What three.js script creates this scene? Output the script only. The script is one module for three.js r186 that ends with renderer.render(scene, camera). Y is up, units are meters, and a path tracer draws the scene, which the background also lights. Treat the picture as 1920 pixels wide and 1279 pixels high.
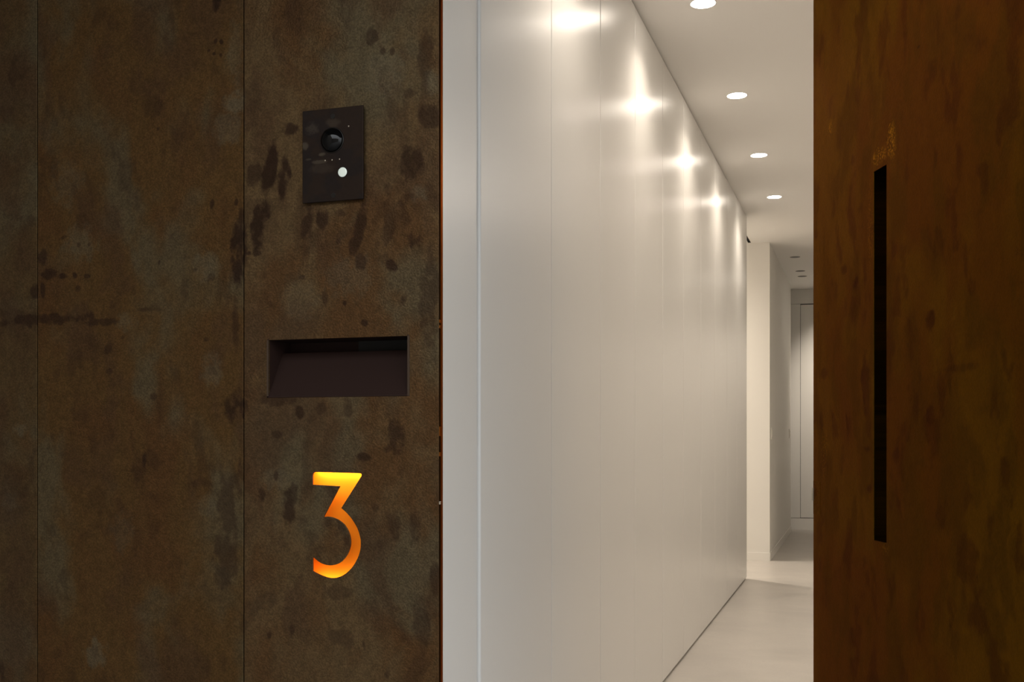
import * as THREE from 'three';
import { RoundedBoxGeometry } from 'three/addons/geometries/RoundedBoxGeometry.js';
import { RectAreaLightUniformsLib } from 'three/addons/lights/RectAreaLightUniformsLib.js';
import { mergeGeometries } from 'three/addons/utils/BufferGeometryUtils.js';

// ---------------------------------------------------------------- camera, sky, exposure
// x runs along the facade (to the right), -z runs into the corridor, y is up; the camera stands at the origin.
const FPX = 1992, CX = 960, HORIZON = 813, EYE = 1.08, YAW = Math.atan((1615 - CX) / FPX);
const scene = new THREE.Scene();
const camera = new THREE.PerspectiveCamera(2 * Math.atan(639.5 / FPX) * 180 / Math.PI, 1920 / 1279, 0.05, 80);
camera.position.set(0, EYE, 0);
camera.lookAt(-Math.sin(YAW), EYE, -Math.cos(YAW));
camera.setViewOffset(1920, 1279, 0, -(HORIZON - 639.5), 1920, 1279);   // level camera with a rising-front shift
camera.updateProjectionMatrix();

const renderer = new THREE.WebGLRenderer({ antialias: true });
renderer.toneMapping = THREE.LinearToneMapping;
renderer.toneMappingExposure = 1.0;
renderer.shadowMap.enabled = true;
renderer.shadowMap.type = THREE.PCFSoftShadowMap;
RectAreaLightUniformsLib.init();

const SKY = [3.15, 3.28, 3.35];          // even overcast evening sky
{
  const w = 64, h = 32, d = new Float32Array(w * h * 4);
  for (let j = 0; j < h; j++) {
    const el = ((j + 0.5) / h - 0.5) * Math.PI, s = el > 0 ? (1 + 2 * Math.sin(el)) / 3 * 1.6 : 0.45;
    for (let i = 0; i < w; i++) d.set([SKY[0] * s, SKY[1] * s, SKY[2] * s, 1], (j * w + i) * 4);
  }
  const t = new THREE.DataTexture(d, w, h, THREE.RGBAFormat, THREE.FloatType);
  t.mapping = THREE.EquirectangularReflectionMapping;
  t.magFilter = THREE.LinearFilter; t.minFilter = THREE.LinearFilter; t.needsUpdate = true;
  scene.background = t; scene.environment = t;
}
const LAMP = new THREE.Color().setRGB(1.0, 0.88, 0.74);     // colour of the corridor downlights
const LAMP_POWER = 2.2;

// ---------------------------------------------------------------- helpers
const taken = {};
function numbered(name) { const n = taken[name] ?? 0; taken[name] = n + 1; return n ? `${name}_${String(n).padStart(3, '0')}` : name; }
function shade(m) { m.castShadow = true; m.receiveShadow = true; return m; }
function tag(o, label, category, group, kind) {
  o.userData.label = label; o.userData.category = category;
  if (group) o.userData.group = group;
  if (kind) o.userData.kind = kind;
  return o;
}
function thing(name, x, y, z, turn = 0) {
  const g = new THREE.Group(); g.name = numbered(name); g.position.set(x, y, z); g.rotation.y = turn; scene.add(g); return g;
}
function part(name, geometry, material, parent, label) {
  const m = shade(new THREE.Mesh(geometry, material)); m.name = name; parent.add(m);
  if (label) m.userData.label = label;
  return m;
}
// a box between two corners, in its parent's axes; r > 0 rounds its edges
function box(x0, x1, y0, y1, z0, z1, r = 0) {
  const w = Math.abs(x1 - x0), h = Math.abs(y1 - y0), d = Math.abs(z1 - z0);
  const g = r ? new RoundedBoxGeometry(w, h, d, 2, r) : new THREE.BoxGeometry(w, h, d);
  g.translate((x0 + x1) / 2, (y0 + y1) / 2, (z0 + z1) / 2);
  return g;
}
function structure(name, geometry, material, label, category) {
  const m = shade(new THREE.Mesh(geometry, material)); m.name = name; scene.add(m);
  return tag(m, label, category, null, 'structure');
}
function structureGroup(name, label, category) {
  const g = new THREE.Group(); g.name = name; scene.add(g);
  return tag(g, label, category, null, 'structure');
}
// uv in metres from the position, along the two axes given
function metreUV(g, a, b, sa = 1, sb = 1, oa = 0, ob = 0) {
  const p = g.attributes.position, uv = new Float32Array(p.count * 2), at = { x: 'getX', y: 'getY', z: 'getZ' };
  for (let i = 0; i < p.count; i++) { uv[2 * i] = (p[at[a]](i) - oa) * sa; uv[2 * i + 1] = (p[at[b]](i) - ob) * sb; }
  g.setAttribute('uv', new THREE.BufferAttribute(uv, 2));
  return g;
}
// where the line of sight through a photo pixel meets the facade plane
const sinY = Math.sin(YAW), cosY = Math.cos(YAW);
function sight(px, py) {
  const t = (px - CX) / FPX, s = (HORIZON - py) / FPX;
  return [-sinY + t * cosY, s, cosY + t * sinY];       // (along facade, up, into corridor)
}
const FACADE = 1.93;
function onFacade(px, py) { const [r, y, c] = sight(px, py), k = FACADE / c; return [r * k, EYE + y * k]; }

// the open front door: its hinge, the direction from hinge to free edge, and where a line of sight meets its outer face
const hx = 0.30, hz = -1.975, swing = YAW - Math.atan((800 - CX) / FPX);
const ex = -Math.sin(swing), ez = -Math.cos(swing), nx = ez, nz = -ex;
function onDoor(px, py) {
  const [r, y, c] = sight(px, py), k = (hx * nx + hz * nz) / (r * nx - c * nz);
  return [(r * k - hx) * ex + (-c * k - hz) * ez, EYE + y * k - 0.012];
}

// seeded noise
function hash(x, y, seed) {
  let h = (Math.imul(x, 374761393) + Math.imul(y, 668265263) + Math.imul(seed, 974634777)) | 0;
  h = Math.imul(h ^ (h >>> 13), 1274126177); h ^= h >>> 16;
  return (h >>> 0) / 4294967296;
}
function noise(x, y, seed) {
  const i = Math.floor(x), j = Math.floor(y), u = x - i, v = y - j, a = u * u * (3 - 2 * u), b = v * v * (3 - 2 * v);
  const p = hash(i, j, seed), q = hash(i + 1, j, seed), r = hash(i, j + 1, seed), s = hash(i + 1, j + 1, seed);
  return p + (q - p) * a + (r - p) * b + (p - q - r + s) * a * b;
}
function fbm(x, y, seed, n) { let v = 0, a = 0.5, t = 0; for (let k = 0; k < n; k++) { v += a * noise(x, y, seed + k); t += a; a *= 0.55; x *= 2.03; y *= 2.03; } return v / t; }
const mix = (a, b, k) => [a[0] + (b[0] - a[0]) * k, a[1] + (b[1] - a[1]) * k, a[2] + (b[2] - a[2]) * k];
const step = (a, b, x) => { const k = Math.min(1, Math.max(0, (x - a) / (b - a))); return k * k * (3 - 2 * k); };
// fills a colour map and a height map; f(u, v) returns [r, g, b (0..255 sRGB), height 0..1, roughness 0..1]
function maps(w, h, f) {
  const c = new Uint8Array(w * h * 4), b = new Uint8Array(w * h * 4), r = new Uint8Array(w * h * 4);
  for (let j = 0; j < h; j++) for (let i = 0; i < w; i++) {
    const o = f((i + 0.5) / w, (j + 0.5) / h), k = (j * w + i) * 4, q = Math.max(0, Math.min(255, o[3] * 255)), s = Math.max(0, Math.min(255, o[4] * 255));
    c[k] = o[0]; c[k + 1] = o[1]; c[k + 2] = o[2]; c[k + 3] = 255; b[k] = b[k + 1] = b[k + 2] = q; b[k + 3] = 255; r[k] = r[k + 1] = r[k + 2] = s; r[k + 3] = 255;
  }
  return [c, b, r].map((d, n) => {
    const t = new THREE.DataTexture(d, w, h, THREE.RGBAFormat);
    t.magFilter = THREE.LinearFilter; t.minFilter = THREE.LinearMipmapLinearFilter; t.generateMipmaps = true;
    t.wrapS = t.wrapT = THREE.MirroredRepeatWrapping;
    if (n === 0) t.colorSpace = THREE.SRGBColorSpace;
    t.needsUpdate = true;
    return t;
  });
}

// ---------------------------------------------------------------- materials
// the patinated metal of the facade: stains are where the photograph shows them
const FR0 = -2.36, FRW = 1.60, FY0 = 0.36, FYH = 1.80;      // the part of the facade that the texture covers, in metres
const stains = [ // photo x, y, half width, half height (px), turn in degrees, strength
  [545, 240, 15, 13, 0, .8], [506, 310, 14, 52, 8, .95], [532, 330, 11, 36, 4, .9], [490, 420, 18, 42, 12, .95], [447, 470, 18, 52, 0, .95], [478, 325, 15, 24, 20, .6],
  [575, 420, 13, 30, 0, .7], [606, 414, 12, 17, 0, .75], [672, 435, 11, 46, 16, .75], [660, 462, 8, 18, 10, .7], [676, 490, 12, 13, 0, .6], [737, 500, 14, 9, 30, .8], [780, 450, 18, 14, 0, .75],
  [765, 305, 24, 34, 10, .75], [730, 350, 16, 16, 0, .6], [757, 375, 22, 12, -20, .7], [728, 428, 13, 28, 8, .5], [800, 120, 14, 60, 0, .45], [700, 70, 14, 12, 0, .5], [718, 95, 5, 6, 0, .5], [735, 97, 5, 7, 0, .5],
  [800, 215, 20, 24, 0, .6], [768, 178, 14, 10, 0, .5], [560, 36, 5, 6, 0, .6], [806, 560, 16, 80, 0, .4], [756, 562, 9, 14, 20, .55], [647, 568, 5, 5, 0, .8], [684, 605, 6, 6, 0, .8], [634, 452, 6, 5, 0, .6],
  [466, 475, 5, 4, 0, .8], [482, 475, 8, 5, 0, .7], [566, 520, 6, 4, 0, .5], [610, 560, 7, 14, -15, .45], [500, 565, 16, 18, 30, .35], [495, 520, 8, 10, 0, .35], [740, 400, 30, 30, 0, .35], [640, 400, 14, 8, 0, .5],
  [561, 770, 9, 12, 0, .75], [520, 750, 40, 10, 0, .5], [604, 765, 12, 12, 0, .4], [652, 758, 9, 22, 0, .4], [745, 815, 15, 38, 4, .7], [728, 842, 14, 8, -20, .5], [686, 857, 20, 7, 8, .7], [520, 815, 10, 7, 10, .5],
  [541, 955, 13, 42, 6, .75], [548, 925, 10, 20, 0, .5], [490, 930, 8, 14, 0, .7], [517, 892, 6, 9, 0, .6], [735, 980, 14, 32, -6, .5], [780, 985, 14, 50, 0, .4], [642, 985, 12, 34, -22, .5], [612, 980, 16, 14, 0, .4], [702, 950, 8, 8, 0, .4],
  [505, 1190, 6, 9, 0, .65], [548, 1180, 6, 10, 0, .45], [683, 1212, 4, 10, 0, .6], [630, 1000, 10, 10, 0, .3], [790, 1170, 18, 56, 0, .45], [792, 1243, 6, 8, 0, .6], [727, 1262, 7, 14, 0, .6], [640, 1200, 30, 14, 15, .35], [625, 1110, 34, 12, 0, .3], [815, 1085, 8, 30, 0, .5],
  [405, 4, 11, 20, 6, .95], [404, 77, 4, 5, 0, .7], [415, 78, 4, 5, 0, .8], [391, 95, 4, 4, 0, .7], [401, 101, 4, 4, 0, .8], [414, 103, 4, 4, 0, .8], [296, 241, 4, 5, 0, .7], [398, 383, 5, 8, 10, .75], [424, 379, 5, 7, 10, .75], [443, 379, 4, 6, 0, .7], [452, 410, 6, 18, 0, .7],
  [298, 493, 3, 5, 10, .6], [118, 518, 12, 6, 0, .8], [141, 516, 6, 8, 0, .85], [92, 514, 18, 10, 0, .75], [80, 482, 12, 14, 0, .6], [66, 545, 10, 14, 0, .7], [80, 546, 6, 14, 0, .7], [15, 524, 7, 8, 0, .5], [165, 518, 8, 5, 0, .6], [118, 446, 10, 5, -15, .6], [168, 458, 5, 5, 0, .6], [148, 459, 5, 5, 0, .5],
  [90, 598, 120, 11, 0, .75], [56, 602, 10, 12, 0, .7], [10, 605, 30, 9, 0, .7], [190, 603, 40, 8, 0, .7], [130, 595, 14, 10, 0, .6], [146, 541, 6, 7, 0, .5], [270, 863, 6, 18, 2, .85], [262, 885, 18, 46, 0, .4], [287, 862, 18, 22, 0, .3], [437, 762, 24, 30, 20, .8], [412, 760, 8, 10, 0, .5],
  [440, 610, 9, 40, 0, .5], [430, 945, 22, 60, 0, .45], [420, 1050, 26, 50, 0, .45], [446, 900, 10, 40, 0, .5], [380, 905, 22, 10, 0, .4], [278, 580, 24, 5, 0, .5], [299, 581, 5, 4, 0, .6], [205, 652, 9, 11, 30, .6], [230, 633, 7, 6, -20, .55], [204, 697, 7, 6, 0, .5], [288, 743, 9, 6, 0, .5], [388, 637, 8, 5, -10, .5], [362, 507, 8, 6, 0, .4], [396, 520, 9, 8, 0, .4],
  [228, 633, 5, 4, 0, .5], [4, 1255, 14, 30, 0, .6], [30, 130, 26, 30, 0, .35], [290, 200, 26, 20, 0, .3],
].map(([x, y, w, h, a, s]) => { const [r, v] = onFacade(x, y), k = 2.2 / FPX; return { r, v, w: w * k, h: h * k, c: Math.cos(a * Math.PI / 180), n: Math.sin(a * Math.PI / 180), s }; });
const worn = [ // paler, greyer patches of worn patina: photo x, y, half width, half height, strength
  [438, 190, 22, 26, .8], [430, 240, 30, 30, .5], [125, 340, 40, 50, .4], [180, 1225, 26, 30, .75], [40, 805, 18, 16, .6], [18, 940, 24, 20, .4], [385, 500, 30, 26, .55], [150, 455, 40, 36, .5], [395, 695, 26, 34, .55], [235, 605, 26, 18, .5], [390, 950, 24, 24, .35], [650, 520, 50, 40, .4], [560, 560, 40, 40, .3], [715, 140, 40, 40, .4], [810, 150, 16, 24, .5], [520, 900, 40, 20, .4], [230, 1000, 30, 40, .3], [785, 360, 16, 20, .5], [440, 110, 16, 70, .4], [600, 300, 0.1, 0.1, 0],
].map(([x, y, w, h, s]) => { const [r, v] = onFacade(x, y), k = 2.2 / FPX; return { r, v, w: w * k, h: h * k, s }; });
const JOINT_A = onFacade(457, 700)[0], JOINT_B = onFacade(70, 700)[0];
const [facadeColour, facadeHeight, facadeRough] = maps(2048, 2048, (u, v) => {
  const x = FR0 + u * FRW, y = FY0 + v * FYH;
  const sheet = x > JOINT_A ? 0 : x > JOINT_B ? 1 : 2, sd = 40 + sheet * 17;
  const wx = x + 0.05 * (noise(x * 9, y * 9, 3) - 0.5), wy = y + 0.05 * (noise(x * 9, y * 9, 5) - 0.5);
  const broad = fbm(wx * 5.5, wy * 3.6, sd, 4), mid = fbm(wx * 19, wy * 11, sd + 5, 4), fine = fbm(x * 80, y * 70, sd + 9, 3), rag = fbm(x * 46, y * 26, sd + 13, 4);
  const grain = noise(x * 420, y * 420, 71) * 0.6 + noise(x * 800, y * 800, 73) * 0.4;
  let c = [[90, 72, 49], [84, 62, 36], [80, 63, 41]][sheet];
  c = mix(c, [80, 55, 33], 0.75 * step(0.44, 0.70, broad * 0.6 + mid * 0.4));
  c = mix(c, [84, 76, 58], 0.7 * step(0.46, 0.70, fbm(wx * 7, wy * 5, sd + 21, 4)));
  c = mix(c, [70, 51, 36], 0.5 * step(0.48, 0.70, fbm(wx * 11, wy * 7, sd + 31, 4)));
  let rough = 0.5 + 0.14 * (mid - 0.5), pale = 0, dark = 0;
  for (const p of worn) { const a = (x - p.r) / p.w, b = (y - p.v) / p.h, d = a * a + b * b; if (d < 4) pale = Math.max(pale, p.s * step(1.5, 0.1, d + 2.2 * (fine - 0.5) + 1.4 * (mid - 0.5))); }
  for (const p of stains) {
    const dx = x - p.r, dy = y - p.v;
    if (Math.abs(dx) > 2 * (p.w + p.h) || Math.abs(dy) > 2 * (p.w + p.h)) continue;
    const a = (dx * p.c - dy * p.n) / p.w, b = (dx * p.n + dy * p.c) / p.h, d = a * a + b * b;
    if (d < 4) dark = Math.max(dark, p.s * step(1.45, 0.25, d + 1.2 * (fine - 0.5) + 3.0 * (rag - 0.5) + 1.2 * (mid - 0.5)));
  }
  c = mix(c, [100, 93, 76], 0.75 * pale);
  dark = Math.max(dark, 0.25 * step(0.60, 0.76, fbm(wx * 24, wy * 15, sd + 50, 4)));
  c = mix(c, [42, 29, 23], 0.85 * dark);
  const g = 1 + 0.4 * (grain - 0.5) * (1 - 0.4 * dark) + 0.16 * (fine - 0.5);
  rough += 0.10 * dark - 0.1 * pale;
  return [c[0] * g, c[1] * g, c[2] * g, 0.25 + 0.5 * grain * (0.45 + 0.55 * step(0.4, 0.6, broad)) + 0.25 * fine, rough];
});
const M = {};
M.facade = new THREE.MeshPhysicalMaterial({ specularColor: new THREE.Color().setRGB(0.5, 0.36, 0.22), specularIntensity: 0.5, map: facadeColour, bumpMap: facadeHeight, bumpScale: 0.0013, roughnessMap: facadeRough, roughness: 1, metalness: 0.6 });
const DOORW = 1.085, DOORH = 2.66;
const doorMarks = [ // photo x, y, half width, half height, turn, strength; first dark stains, then worn spots
  [1605, 530, 7, 22, 10, .6], [1583, 505, 8, 10, 0, .4], [1745, 600, 7, 18, -20, .55], [1623, 720, 9, 60, 0, .5], [1625, 842, 7, 7, 0, .7], [1630, 915, 5, 10, 0, .5], [1745, 780, 7, 18, -10, .4], [1680, 855, 6, 14, 0, .35], [1722, 88, 3, 3, 0, .7], [1800, 690, 26, 7, 0, .3], [1545, 700, 9, 12, 0, .4], [1540, 790, 5, 24, 0, .4], [1530, 440, 4, 14, 0, .5],
].map(([x, y, w, h, a, s]) => { const [u, v] = onDoor(x, y), k = 2.3 / FPX; return { u, v, w: 2.4 * w * k, h: h * k, c: Math.cos(a * Math.PI / 180), n: Math.sin(a * Math.PI / 180), s }; });
const doorWorn = [[1672, 262, 9, 36, -8, .9], [1648, 292, 16, 16, 0, .8], [1557, 240, 4, 18, 10, .8], [1632, 420, 5, 90, 0, .35], [1660, 1030, 8, 12, 0, .4], [1545, 850, 10, 60, 0, .35]].map(([x, y, w, h, a, s]) => { const [u, v] = onDoor(x, y), k = 2.3 / FPX; return { u, v, w: 2.4 * w * k, h: h * k, c: 1, n: 0, s }; });
const [doorColour, doorHeight, doorRough] = maps(1024, 2048, (u, v) => {
  const x = u * DOORW, y = v * DOORH;
  const wx = x + 0.06 * (noise(x * 7, y * 5, 203) - 0.5), wy = y;
  const broad = fbm(wx * 5, wy * 2.2, 210, 4), mid = fbm(wx * 16, wy * 7, 220, 4), fine = fbm(x * 70, y * 60, 230, 3), grain = noise(x * 330, y * 330, 240);
  let c = [92, 66, 9];
  c = mix(c, [86, 57, 8], step(0.45, 0.62, broad));
  c = mix(c, [76, 55, 10], 0.7 * step(0.48, 0.64, mid));
  c = mix(c, [56, 35, 9], 0.4 * step(0.60, 0.72, fbm(wx * 21, wy * 11, 250, 4)));
  const near = (list, soft) => { let m = 0; for (const p of list) { const dx = x - p.u, dy = y - p.v, a = (dx * p.c - dy * p.n) / p.w, b = (dx * p.n + dy * p.c) / p.h, d = a * a + b * b; if (d < 5) m = Math.max(m, p.s * step(1.5, 0.2, d + soft * (fine - 0.5) + 1.2 * (mid - 0.5))); } return m; };
  const dk = near(doorMarks, 1.4), wn = near(doorWorn, 1.4) * step(0.35, 0.75, grain * 0.7 + fine * 0.3);
  c = mix(mix(c, [44, 28, 12], dk), [150, 108, 34], wn);
  const g = 1 + 0.12 * (grain - 0.5) + 0.12 * (fine - 0.5);
  return [c[0] * g, c[1] * g, c[2] * g, 0.4 + 0.35 * grain + 0.25 * fine, 0.40 + 0.1 * (mid - 0.5)];
});
M.door = new THREE.MeshPhysicalMaterial({ specularColor: new THREE.Color().setRGB(0.6, 0.40, 0.07), specularIntensity: 0.3, map: doorColour, bumpMap: doorHeight, bumpScale: 0.0003, roughnessMap: doorRough, roughness: 1, metalness: 0.88 });
M.render = new THREE.MeshStandardMaterial({ color: new THREE.Color().setRGB(0.22, 0.19, 0.16), roughness: 0.9 });
M.dark = new THREE.MeshStandardMaterial({ color: 0x15130f, roughness: 0.7 });
M.seal = new THREE.MeshPhysicalMaterial({ color: 0x0a0908, roughness: 0.8, specularIntensity: 0.15 });
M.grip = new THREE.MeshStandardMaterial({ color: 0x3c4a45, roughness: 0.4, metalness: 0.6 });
M.brass = new THREE.MeshPhysicalMaterial({ color: new THREE.Color().setRGB(0.22, 0.09, 0.018), roughness: 0.3, metalness: 0.95, specularColor: new THREE.Color().setRGB(0.5, 0.28, 0.08) });
M.silver = new THREE.MeshStandardMaterial({ color: 0xb9b3a6, roughness: 0.3, metalness: 0.9 });
M.lacquer = new THREE.MeshPhysicalMaterial({ color: new THREE.Color().setRGB(0.68, 0.665, 0.64), roughness: 0.29 });
M.paint = new THREE.MeshStandardMaterial({ color: new THREE.Color().setRGB(0.78, 0.76, 0.72), roughness: 0.75 });
M.ceiling = new THREE.MeshStandardMaterial({ color: new THREE.Color().setRGB(0.88, 0.86, 0.83), roughness: 0.9 });
M.concreteOut = new THREE.MeshStandardMaterial({ color: new THREE.Color().setRGB(0.20, 0.19, 0.18), roughness: 0.9 });
const [floorColour, floorHeight, floorRough] = maps(1024, 1024, (u, v) => {
  const x = u * 3, y = v * 3, wx = x + 0.2 * fbm(x * 2, y * 2, 301, 3), wy = y + 0.2 * fbm(x * 2, y * 2, 305, 3);
  const a = fbm(wx * 2.2, wy * 4, 310, 5), b = fbm(wx * 9, wy * 12, 320, 4), f = noise(x * 160, y * 160, 330);
  const g = 0.91 + 0.14 * a + 0.04 * b + 0.02 * f, s = step(0.78, 0.80, noise(x * 30, y * 30, 340)) * step(0.96, 0.98, noise(x * 90, y * 90, 350));
  return [186 * g - 30 * s, 180 * g - 30 * s, 173 * g - 30 * s, 0.5, 0.30 + 0.14 * a];
});
M.floor = new THREE.MeshStandardMaterial({ map: floorColour, roughnessMap: floorRough, roughness: 1 });
const wornPlate = [[0.16, 0.80, 0.12, 0.07, .5], [0.05, 0.62, 0.07, 0.04, .7], [0.33, 0.515, 0.05, 0.022, .8], [0.28, 0.435, 0.12, 0.022, .6], [0.10, 0.47, 0.05, 0.012, .5], [0.5, 0.84, 0.12, 0.05, .35], [0.3, 0.36, 0.22, 0.05, .25]];
const [plateColour, plateHeight, plateRough] = maps(256, 384, (u, v) => {
  const a = fbm(u * 4, v * 6, 401, 4), b = fbm(u * 18, v * 26, 411, 3);
  let w = 0; for (const p of wornPlate) { const d = ((u - p[0]) / p[2]) ** 2 + ((v - p[1]) / p[3]) ** 2; w = Math.max(w, p[4] * step(1.5, 0.2, d + 1.6 * (b - 0.5) + (a - 0.5))); }
  const c = mix(mix([43, 34, 29], [38, 32, 30], step(0.4, 0.6, a)), [82, 74, 62], w), g = 1 + 0.14 * (b - 0.5);
  return [c[0] * g, c[1] * g, c[2] * g, 0.5, 0.42 + 0.15 * b];
});
M.plate = new THREE.MeshPhysicalMaterial({ map: plateColour, roughnessMap: plateRough, roughness: 1, metalness: 0.4, specularIntensity: 0.35, specularColor: new THREE.Color().setRGB(0.6, 0.5, 0.42) });
M.lip = new THREE.MeshPhysicalMaterial({ color: 0x4a3c30, roughness: 0.5, metalness: 0.4, specularIntensity: 0.4 });
M.chute = new THREE.MeshPhysicalMaterial({ color: 0x2c1e1a, roughness: 0.6, metalness: 0.2, specularIntensity: 0.25 });
M.lens = new THREE.MeshPhysicalMaterial({ color: 0x030405, roughness: 0.06, specularIntensity: 0.6 });
M.lensRing = new THREE.MeshStandardMaterial({ color: 0x1a1612, roughness: 0.35, metalness: 0.5 });
M.button = new THREE.MeshStandardMaterial({ color: 0xd8dcd4, roughness: 0.25, metalness: 0.2, emissive: new THREE.Color().setRGB(0.20, 0.24, 0.21) });
M.hole = new THREE.MeshStandardMaterial({ color: 0xb8aa98, roughness: 0.3, metalness: 0.8 });
M.amber = new THREE.MeshPhysicalMaterial({ color: new THREE.Color().setRGB(0.92, 0.30, 0.016), roughness: 0.8, specularIntensity: 0.05 });
M.led = new THREE.MeshStandardMaterial({ color: 0xfff0d0, emissive: new THREE.Color().setRGB(6, 4.2, 2.0) });
M.lampGlow = new THREE.MeshStandardMaterial({ color: 0xffffff, emissive: new THREE.Color().setRGB(42, 37.5, 32) });
M.addedStripGlow = new THREE.MeshStandardMaterial({ color: 0xffffff, emissive: new THREE.Color().setRGB(4, 3.6, 3.1) });
M.lampOff = new THREE.MeshStandardMaterial({ color: 0x35302b, roughness: 0.4 });
M.lampRim = new THREE.MeshStandardMaterial({ color: 0xd8d2c8, roughness: 0.6 });
M.switch = new THREE.MeshStandardMaterial({ color: 0xe6e2da, roughness: 0.35 });

// ---------------------------------------------------------------- the setting
const WL = -0.81, WR = 1.55, HALL_R = 0.45, H = 2.70;         // left and right faces of the corridor, right face of the hall, ceiling height
const C_IN = 2.0125, C_END = 8.06, C_MID = 9.23, C_BACK = 12.34, HALL = -0.737, C_HALL = 12.05;
structure('floor', metreUV(box(-4.1, 1.7, -0.15, 0, -13.0, -1.985), 'x', 'z', 1 / 3, 1 / 3), M.floor, 'pale grey polished concrete floor of the corridor', 'floor');
structure('pavement', box(-8, 8, -0.25, -0.03, -1.985, 9), M.concreteOut, 'dark paving in front of the entrance', 'pavement');
structure('added_wall_outside', box(-3.1, -2.75, -0.03, 4.6, -1.92, 8.6), M.render, 'unseen rendered wall added left of the entrance to block sky light', 'wall');  // added out of view to keep sky light off the left side
structure('added_wall_opposite', box(-3.1, 8, -0.03, 4.2, 8.6, 8.9), M.render, 'unseen rendered wall added opposite the entrance to shape the outdoor light', 'wall');  // added behind the camera to limit the low sky and reflect in the lens
structure('added_canopy', box(-4.1, 3.0, 3.2, 3.4, -2.2, 0.2), M.render, 'unseen deep slab added over the entrance to block sky light', 'added_canopy');  // overhead slab added out of view to cut the sky from above
structure('ceiling', box(-4.1, 1.7, H, H + 0.16, -13.0, -2.03), M.ceiling, 'smooth off-white ceiling of the corridor', 'ceiling');
structure('wall_right', box(WR, WR + 0.15, 0, H, -(C_MID + 0.16), -2.2), M.paint, 'plain white right wall of the corridor behind the open door', 'wall');
structure('wall_return', box(HALL_R, WR, 0, H, -(C_MID + 0.16), -C_MID), M.paint, 'white wall return where the corridor narrows to the hall', 'wall');
structure('wall_hall_right', box(HALL_R, HALL_R + 0.15, 0, H, -12.8, -(C_MID + 0.16)), M.paint, 'white right wall of the dim hall', 'wall');
structure('wall_entrance', box(0.4505, WR, 0, H, -2.212, -2.2005), M.paint, 'white inner face of the entrance wall behind the open door', 'wall');

// left wall: lacquered panels with open joints in front of a dark batten wall
const wallLeft = structureGroup('wall_left', 'white lacquered panel wall along the left of the corridor', 'wall');
part('batten_wall', box(-1.0, WL - 0.018, 0, H, -(C_END - 0.018), -C_IN), M.dark, wallLeft);
const joints = [C_IN, 2.237, 2.812, 3.39, 3.952, 4.535, 5.10, 5.68, 6.255, 6.83, 7.405, C_END];
for (let k = 0; k + 1 < joints.length; k++) {
  const tall = joints[k] > 6.8, g = 0.0001, face = k ? WL : WL - 0.006;
  part('wall_panel', box(WL - 0.018, face, 0.011, tall ? H - 0.0005 : H - 0.008, -(joints[k + 1] - (k + 2 < joints.length ? g : 0)), -(joints[k] + (k ? g : 0)), 0.0058), M.lacquer, wallLeft);
}
part('end_panel', box(-1.0, WL - 0.0185, 0.011, H - 0.0005, -C_END, -(C_END - 0.0175)), M.lacquer, wallLeft);
// the side passage that the corridor crosses, and the hall beyond it
structure('wall_passage', box(-4.1, -1.0, 0, H, -C_END, -(C_END - 0.16)), M.paint, 'white near wall of the side passage, hidden behind the panel wall', 'wall');
structure('wall_end', box(-4.1, -3.95, 0, H, -C_MID, -C_END), M.paint, 'white end wall of the side passage', 'wall');
structure('wall_middle', box(-4.1, HALL, 0, H, -(C_MID + 0.16), -C_MID), M.paint, 'white brightly lit wall stub at the end of the panel wall', 'wall');
structure('wall_hall', box(HALL - 0.15, HALL, 0, H, -C_HALL, -(C_MID + 0.16)), M.paint, 'white left wall of the dim hall in shade', 'wall');
structure('wall_recess', box(-1.8, HALL - 0.15, 0, H, -C_HALL, -(C_HALL - 0.15)), M.paint, 'white wall of the recess beside the fitted cupboard', 'wall');
structure('wall_recess_end', box(-1.95, -1.8, 0, H, -12.8, -(C_HALL - 0.15)), M.paint, 'white end wall of the recess beside the fitted cupboard', 'wall');
structure('wall_back', box(-4.1, 1.7, 0, H, -13.0, -12.8), M.paint, 'white wall behind the fitted cupboard of the hall', 'wall');
structure('baseboard_middle', box(-3.95, HALL, 0, 0.068, -C_MID, -(C_MID - 0.004), 0.001), M.paint, 'low white baseboard at the foot of the lit wall stub', 'baseboard');
structure('baseboard_hall', box(HALL, HALL + 0.006, 0, 0.068, -C_HALL, -(C_MID + 0.002), 0.001), M.paint, 'low white baseboard along the dim hall', 'baseboard');

// facade: sheets of patinated metal on a dark core
const LIP = onFacade(822, 700)[0];                            // right edge of the cladding, over the door frame
const wallFront = structureGroup('wall_front', 'facade clad in large sheets of mottled brown patinated metal', 'wall');
part('wall_core', box(-4.1, WL - 0.02, -0.03, 3.2, -2.2, -2.03), M.dark, wallFront);
part('wall_core', box(0.451, 3.0, -0.03, 3.2, -2.2, -2.03), M.dark, wallFront);
part('wall_core', box(WL - 0.02, 0.451, H, 3.2, -2.03, -1.97), M.dark, wallFront);

function sheet(x0, x1, y0, y1, holes = []) {
  const s = new THREE.Shape([[x0, y0], [x1, y0], [x1, y1], [x0, y1]].map(([x, y]) => new THREE.Vector2(x, y)));
  for (const h of holes) s.holes.push(new THREE.Path(h));
  const g = new THREE.ExtrudeGeometry(s, { depth: 0.003, bevelEnabled: true, bevelThickness: 0.0005, bevelSize: 0.0005, bevelOffset: -0.0005, bevelSegments: 1, curveSegments: 24 });
  g.translate(0, 0, -FACADE - 0.0035);
  return metreUV(g, 'x', 'y', 1 / FRW, 1 / FYH, FR0, FY0);
}
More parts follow.
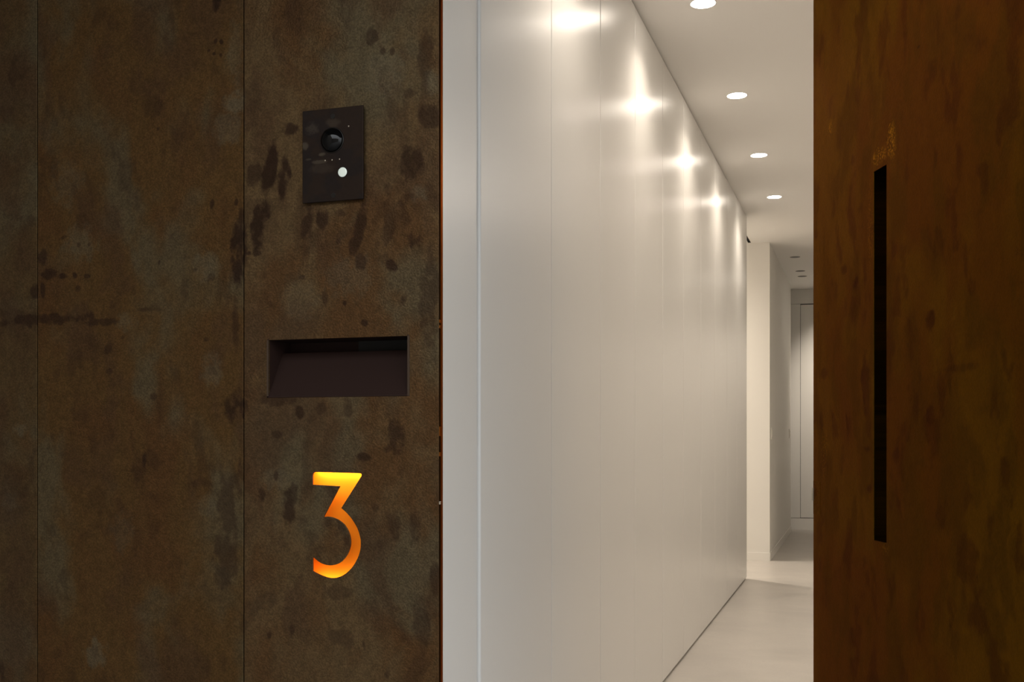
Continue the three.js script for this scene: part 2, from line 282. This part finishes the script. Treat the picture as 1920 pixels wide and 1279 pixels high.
// outline of the numeral cut into the sheet
const numeral = [];
{
  const q = (x, y) => { const [r, v] = onFacade(540 + x * 200 / 1023, 860 + y * 250 / 1279); return new THREE.Vector2(r, v); };
  const curve = (pts) => new THREE.SplineCurve(pts.map(([x, y]) => q(x, y))).getPoints(40);
  const arc = (a, b, c) => new THREE.QuadraticBezierCurve(q(...a), q(...b), q(...c)).getPoints(6);
  numeral.push(...arc([236, 165], [236, 129], [268, 129]));
  numeral.push(...arc([680, 141], [716, 141], [700, 172]));
  numeral.push(...curve([[510, 475], [562, 522], [613, 583], [662, 665], [690, 750], [697, 810], [690, 885], [662, 965], [610, 1048], [530, 1118], [430, 1148], [330, 1125], [238, 1080]]));
  numeral.push(...curve([[238, 943], [300, 993], [365, 1020], [430, 1023], [500, 998], [560, 935], [594, 855], [600, 780], [582, 705], [542, 637], [490, 592], [435, 566], [385, 557], [341, 560]]));
  numeral.push(q(497, 265), q(236, 250));
}
const mail = { x0: onFacade(504, 690)[0], x1: onFacade(764, 690)[0], y0: (onFacade(504, 741)[1] + onFacade(765, 741)[1]) / 2, y1: (onFacade(504, 638)[1] + onFacade(763, 630)[1]) / 2 };
const mailHole = [[mail.x0, mail.y0], [mail.x0, mail.y1], [mail.x1, mail.y1], [mail.x1, mail.y0]].map(([x, y]) => new THREE.Vector2(x, y));
const gap = 0.0013;
part('cladding_sheet', sheet(JOINT_A + gap, LIP, -0.02, 3.2, [mailHole, numeral]), M.facade, wallFront);
part('cladding_sheet', sheet(JOINT_B + gap, JOINT_A - gap, -0.02, 3.2), M.facade, wallFront);
part('cladding_sheet', sheet(JOINT_B - 0.6, JOINT_B - gap, -0.02, 3.2), M.facade, wallFront);
part('cladding_sheet', sheet(-4.1, JOINT_B - 0.6 - 2 * gap, -0.02, 3.2), M.facade, wallFront);
part('cladding_sheet', sheet(0.315, 3.0, -0.02, 3.2), M.facade, wallFront);
part('cladding_sheet', sheet(LIP + 0.002, 0.313, 2.69, 3.2), M.facade, wallFront);

// door frame on the lock side
const frame = structureGroup('trim_1', 'thin brass edge of the door frame beside the white wall', 'door frame');
part('rebate', box(WL - 0.02, WL - 0.004, 0, H, -2.0015, -1.936), M.seal, frame);
part('edge_strip', box(WL - 0.02, WL, 0, H, -2.0123, -2.0017), M.brass, frame, 'brass edge strip');
function strike(y0, y1, m, name) { part(name, box(WL - 0.0045, WL + 0.0005, y0, y1, -2.0015, -1.9925, 0.001), m, frame); }
const yAt = (py) => { const [r, y, c] = sight(825, py); return EYE + y * 1.999 / c; };
strike(yAt(606), yAt(600), M.brass, 'strike_stud'); strike(yAt(616), yAt(610), M.brass, 'strike_stud');
strike(yAt(818), yAt(800), M.brass, 'strike_plate'); strike(yAt(856), yAt(848), M.brass, 'strike_plate'); strike(yAt(946), yAt(940), M.silver, 'strike_stud');
const frameR = structureGroup('trim_2', 'dark frame post on the hinge side of the front door', 'door frame');
part('post', box(0.316, 0.45, 0, H, -2.03, -1.936), M.seal, frameR);
part('post_face', box(0.32, 0.45, 0, H, -2.212, -2.0305), M.paint, frameR);

// ---------------------------------------------------------------- front door, standing open into the corridor
{
  const door = structureGroup('door_1', 'open amber-brown patinated metal front door with a long vertical pull slot', 'door');
  door.position.set(hx, 0.012, hz);
  door.rotation.y = Math.atan2(-ez, ex);
  const edge = onDoor(1525, 700)[0];
  const sl0 = onDoor(1638, 700)[0], sl1 = onDoor(1662, 700)[0], st = (onDoor(1638, 322)[1] + onDoor(1662, 309)[1]) / 2, sb = (onDoor(1639, 1013)[1] + onDoor(1663, 1019)[1]) / 2;
  
  const T = 0.068;                                                           // outer face at z = 0, thickness towards +z
  // a folded front sheet with the slot in it, a core with a wider hollow behind the slot to close the fingers in, shaped wide to keep it dark, and a back sheet
  const layer = (holes, z0, z1, bev) => {
    const s = new THREE.Shape([[0.004, 0], [edge, 0], [edge, DOORH], [0.004, DOORH]].map(([x, y]) => new THREE.Vector2(x, y)));
    for (const [a, b, c, d] of holes) s.holes.push(new THREE.Path([[a, c], [a, d], [b, d], [b, c]].map(([x, y]) => new THREE.Vector2(x, y))));
    const g = new THREE.ExtrudeGeometry(s, { depth: z1 - z0 - 2 * bev, bevelEnabled: bev > 0, bevelThickness: bev, bevelSize: bev, bevelOffset: -bev, bevelSegments: 2 });
    g.translate(0, 0, z0 + bev);
    return metreUV(g, 'x', 'y', 1 / DOORW, 1 / DOORH);
  };
  const leaf = part('door_leaf', mergeGeometries([layer([[sl1, sl0, sb, st]], 0, 0.003, 0.0008), layer([[sl1 - 0.05, sl0 + 0.05, sb - 0.05, st + 0.05]], 0.003, T - 0.004, 0), layer([], T - 0.004, T, 0.0008)]), M.door, door);
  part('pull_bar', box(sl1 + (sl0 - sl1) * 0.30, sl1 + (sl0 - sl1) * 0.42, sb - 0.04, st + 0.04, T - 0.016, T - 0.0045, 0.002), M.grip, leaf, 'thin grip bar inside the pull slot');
  // lock let into the free edge
  const l0 = onDoor(1538, 930)[0], ly0 = onDoor(1530, 964)[1], ly1 = onDoor(1530, 902)[1];
  const lock = part('lock_plate', box(l0, edge - 0.001, ly0, ly1, -0.0006, 0.004, 0.0004), M.door, door, 'small lock plate let into the door edge');
  part('latch', box(edge - 0.006, edge + 0.004, onDoor(1527, 939)[1], onDoor(1527, 915)[1], -0.004, 0.012, 0.0015), M.silver, lock, 'silver latch');
}

// ---------------------------------------------------------------- things on the facade
// illuminated numeral: a brass-lined box with light strips behind the cut-out
{
  const xs = numeral.map((p) => p.x), ys = numeral.map((p) => p.y), x0 = Math.min(...xs) - 0.02, x1 = Math.max(...xs) + 0.03, y0 = Math.min(...ys), y1 = Math.max(...ys);
  const t = thing('house_number', (x0 + x1) / 2, y0 - 0.018, -FACADE - 0.0036);
  tag(t, 'house number 3 cut out of the metal facade and lit amber from behind', 'house number');
  const w = (x1 - x0) / 2, hh = y1 - y0 + 0.030, D = 0.034, b = 0.002;
  part('back_plate', box(-w, w, 0, hh, -D - b, -D), M.amber, t, 'amber glowing back plate');
  part('box_side', box(-w - b, -w, 0, hh, -D - b, 0), M.amber, t);
  part('box_side', box(w, w + b, 0, hh, -D - b, 0), M.amber, t);
  part('box_top', box(-w - b, w + b, hh, hh + b, -D - b, 0), M.amber, t);
  part('box_bottom', box(-w - b, w + b, -b, 0, -D - b, 0), M.amber, t);
  part('light_strip', box(-w * 0.85, w * 0.85, hh - 0.006, hh, -D + 0.004, -D + 0.016), M.led, t);
  part('light_strip', box(-w * 0.85, w * 0.85, 0, 0.005, -D + 0.006, -D + 0.016), M.led, t);
  for (const [y, dirY, power] of [[hh - 0.0066, -1, 36], [0.0056, 1, 8]]) {
    const a = new THREE.RectAreaLight(new THREE.Color().setRGB(1, 0.72, 0.36), power, w * 1.7, 0.010);
    a.position.set(0, y, -D + 0.011); a.rotation.x = dirY < 0 ? -Math.PI / 2 : Math.PI / 2; t.add(a);
  }
}
// letter slot
{
  const t = thing('mail_slot', (mail.x0 + mail.x1) / 2, mail.y0, -FACADE);
  tag(t, 'dark recessed letter slot with a sloping metal chute above the number 3', 'mail slot');
  const w = (mail.x1 - mail.x0) / 2, h = mail.y1 - mail.y0, D = 0.085, th = 0.0025;
  part('side_plate', box(-w - th, -w - 0.0001, -th, h + th, -D, 0.0012), M.chute, t);
  part('side_plate', box(w + 0.0001, w + th, -th, h + th, -D, 0.0012), M.chute, t);
  part('top_plate', box(-w, w, h + 0.0001, h + th, -D, -0.0005), M.chute, t);
  part('back_plate', box(-w, w, 0, h, -D - th, -D), M.chute, t);
  const s = new THREE.Shape([[0, 0], [0.0012, 0], [-0.056, 0.092], [-0.059, 0.092], [-0.003, 0.0]].map(([x, y]) => new THREE.Vector2(x, y)));
  const g = new THREE.ExtrudeGeometry(s, { depth: 2 * w, bevelEnabled: false });
  g.rotateY(-Math.PI / 2); g.translate(w, 0, 0);
  part('chute', g, M.chute, t, 'sloping brown metal chute');
  part('lip', box(-w - 0.004, w + 0.004, -0.0035, 0, -0.001, 0.0014, 0.0005), M.chute, t);
  part('lip', box(w + 0.0001, w + 0.0045, -0.0035, h, -0.001, 0.0016, 0.0005), M.lip, t);
  part('lip', box(-w - 0.0045, -w - 0.0001, -0.0035, h, -0.001, 0.0014, 0.0005), M.lip, t);
}
// video intercom
{
  const [xa, ya] = onFacade(571, 212), [xb, yb] = onFacade(684, 199), [xc, yc] = onFacade(572, 383), [xd, yd] = onFacade(686, 375);
  const x0 = (xa + xc) / 2, x1 = (xb + xd) / 2, y1 = (ya + yb) / 2, y0 = (yc + yd) / 2, P = 0.010;
  
  const t = thing('video_intercom', (x0 + x1) / 2, y0, -FACADE);
  tag(t, 'dark bronze video intercom plate with a round camera lens and a pale call button', 'intercom');
  const at = (px, py) => { const [r, y, c] = sight(px, py), k = (FACADE - P) / c; return [r * k - (x0 + x1) / 2, EYE + y * k - y0]; };
  part('back_box', box((x0 - x1) / 2 + 0.004, (x1 - x0) / 2 - 0.004, 0.004, y1 - y0 - 0.004, 0.0001, P - 0.004), M.seal, t);
  part('face_plate', metreUV(box((x0 - x1) / 2, (x1 - x0) / 2, 0, y1 - y0, P - 0.004, P, 0.0012), 'x', 'y', 1 / (x1 - x0), 1 / (y1 - y0), (x0 - x1) / 2, 0), M.plate, t);
  const [lx, ly] = at(623, 263), R = 0.0245;
  const ring = part('camera_ring', new THREE.TorusGeometry(R, 0.0016, 10, 48).translate(lx, ly, P), M.lensRing, t);
  const pts = []; for (let k = 0; k <= 12; k++) { const a = k / 12 * Math.PI / 2; pts.push(new THREE.Vector2(R * Math.cos(a), 0.014 * Math.sin(a))); }
  part('camera_lens', new THREE.LatheGeometry(pts, 48).rotateX(Math.PI / 2).translate(lx, ly, P), M.lens, ring, 'glossy black domed camera lens');
  const [bx, by] = at(642.5, 323);
  const bring = part('button_ring', new THREE.TorusGeometry(0.0102, 0.0009, 8, 36).translate(bx, by, P), M.lensRing, t);
  const bp = [[0, 0.0022], [0.0085, 0.0022], [0.0096, 0.0014], [0.0099, 0]].map(([x, y]) => new THREE.Vector2(x, y)).reverse();
  part('call_button_light', new THREE.LatheGeometry(bp, 36).rotateX(Math.PI / 2).translate(bx, by, P), M.button, bring, 'pale lit round call button');
  for (const [px, py] of [[653.5, 236.5], [609.5, 301], [622.5, 300], [636.5, 298.5]]) {
    const [hx, hy] = at(px, py);
    part('microphone_hole', new THREE.SphereGeometry(0.0016, 10, 8).scale(1, 1, 0.5).translate(hx, hy, P), M.hole, t);
  }
  for (const [px, py] of [[624, 218], [625, 366]]) {
    const [hx, hy] = at(px, py);
    part('screw', new THREE.CylinderGeometry(0.005, 0.005, 0.0006, 20).rotateX(Math.PI / 2).translate(hx, hy, P + 0.0002), M.lensRing, t);
  }
}

// ---------------------------------------------------------------- lamps
const LAMP_X = -0.566;
function downlight(c, x = LAMP_X, lit = true) {
  const t = thing('ceiling_light', x, H, -c);
  const R = 0.046;
  const rim = [[R, 0], [R + 0.002, 0], [R + 0.002, -0.0012], [R, -0.0014], [R, 0]].map(([a, b]) => new THREE.Vector2(a, b));
  part('rim', new THREE.LatheGeometry(rim, 48), M.lampRim, t);
  part('diffuser', new THREE.CylinderGeometry(R, R, 0.001, 48).translate(0, -0.0006, 0), lit ? M.lampGlow : M.lampOff, t);
  return t;
}
function spot(t, power, angle, penumbra, radius, tx = 0, tz = 0) {
  const s = new THREE.SpotLight(LAMP, power, 0, angle, penumbra, 2);
  s.position.set(0, -0.012, 0); s.target.position.set(tx, -2, tz); s.castShadow = true; s.shadow.radius = radius; s.shadow.mapSize.set(1024, 1024); s.shadow.camera.near = 0.02;
  t.add(s, s.target);
}
for (let k = 0; k < 5; k++) {
  const t = downlight(2.875 + 1.149 * k);
  spot(t, LAMP_POWER, 68 * Math.PI / 180, 1, 2);
  tag(t, 'bright round recessed downlight in the row along the white panel wall', 'ceiling light', 'lit downlights along the panel wall');
}
for (const c of [10.07, 10.95, 11.33]) tag(downlight(c, -0.578, false), 'unlit dark recessed downlight in the dim hall ceiling', 'ceiling light', 'unlit downlights in the hall');
{
  const t = downlight(8.85, -2.0); spot(t, 18, 82 * Math.PI / 180, 1, 2);  // lamp added out of view to light the crossing floor and wall stub
  tag(t, 'unseen lit downlight added in the side passage to brighten the crossing', 'ceiling light');
  const e = downlight(11.2, -0.08); spot(e, 11, 35 * Math.PI / 180, 1, 2, 0, -2.0);  // lamp added behind the open door to brighten the cupboard front
  tag(e, 'unseen lit downlight added to brighten the fitted cupboard', 'ceiling light');
}
// long light strip added as soft fill for the corridor, unseen behind the open door
{
  const t = thing('added_ceiling_light_strip', 1.1, H, -5.05), L = 2.15;
  tag(t, 'unseen linear ceiling light added behind the open door as soft fill', 'ceiling light');
  part('housing', box(-0.04, 0.04, -0.006, -0.0001, -L, L, 0.002), M.lampRim, t);
  part('diffuser', box(-0.03, 0.03, -0.008, -0.006, -L + 0.01, L - 0.01), M.addedStripGlow, t);
  const a = new THREE.RectAreaLight(LAMP, 37, 0.06, 2 * L - 0.02);
  a.position.set(0, -0.0085, 0); a.rotation.x = -Math.PI / 2; t.add(a);
}
// dark slot in the ceiling of the passage crossing
{
  const t = thing('ceiling_vent', -0.901, H, -8.99);
  tag(t, 'thin black linear air vent in the ceiling next to the lit wall stub', 'air vent');
  part('slot', box(-0.011, 0.011, -0.0012, -0.0001, -0.2, 0.2), M.seal, t);
  part('rim', mergeGeometries([box(-0.014, -0.011, -0.0016, -0.0001, -0.203, 0.203), box(0.011, 0.014, -0.0016, -0.0001, -0.203, 0.203)]), M.lampRim, t);
}

// ---------------------------------------------------------------- hall: switches and fitted cupboard
for (const [c, label] of [[9.36, 'white light switch beside the corner of the lit wall stub'], [11.8, 'white light switch near the fitted cupboard']]) {
  const t = thing('light_switch', HALL, EYE - 0.05, -c, Math.PI / 2);
  tag(t, label, 'light switch', 'switches on the hall wall');
  const sf = part('switch_frame', box(-0.041, 0.041, 0, 0.1, 0, 0.008, 0.002), M.switch, t);
  part('rocker', box(-0.028, 0.028, 0.02, 0.08, 0.008, 0.012, 0.001), M.switch, sf);
}
{
  const t = thing('fitted_cupboard', 0, 0, -C_BACK);
  tag(t, 'white fitted cupboard with a tall flush door closing off the hall', 'cupboard');
  const L = -1.7995, R = HALL_R - 0.0005, dx = -0.652;
  part('carcass', box(L, R, 0, H - 0.0005, -0.44, -0.022), M.dark, t);
  part('header', box(L, R, 2.536, H - 0.0005, -0.0218, 0, 0.001), M.paint, t);
  part('cupboard_door', box(L, dx - 0.6, 0.135, 2.524, -0.0218, 0, 0.001), M.paint, t);
  part('side_filler', box(dx - 0.596, dx, 0.132, 2.533, -0.0218, 0, 0.001), M.paint, t);
  part('plinth', box(L, R, 0, 0.128, -0.0218, 0, 0.001), M.paint, t);
  part('cupboard_door', box(dx + 0.004, -0.11, 0.135, 2.524, -0.0218, 0, 0.001), M.paint, t);
  part('cupboard_door', box(-0.106, R, 0.135, 2.524, -0.0218, 0, 0.001), M.paint, t);
}
renderer.render(scene, camera);
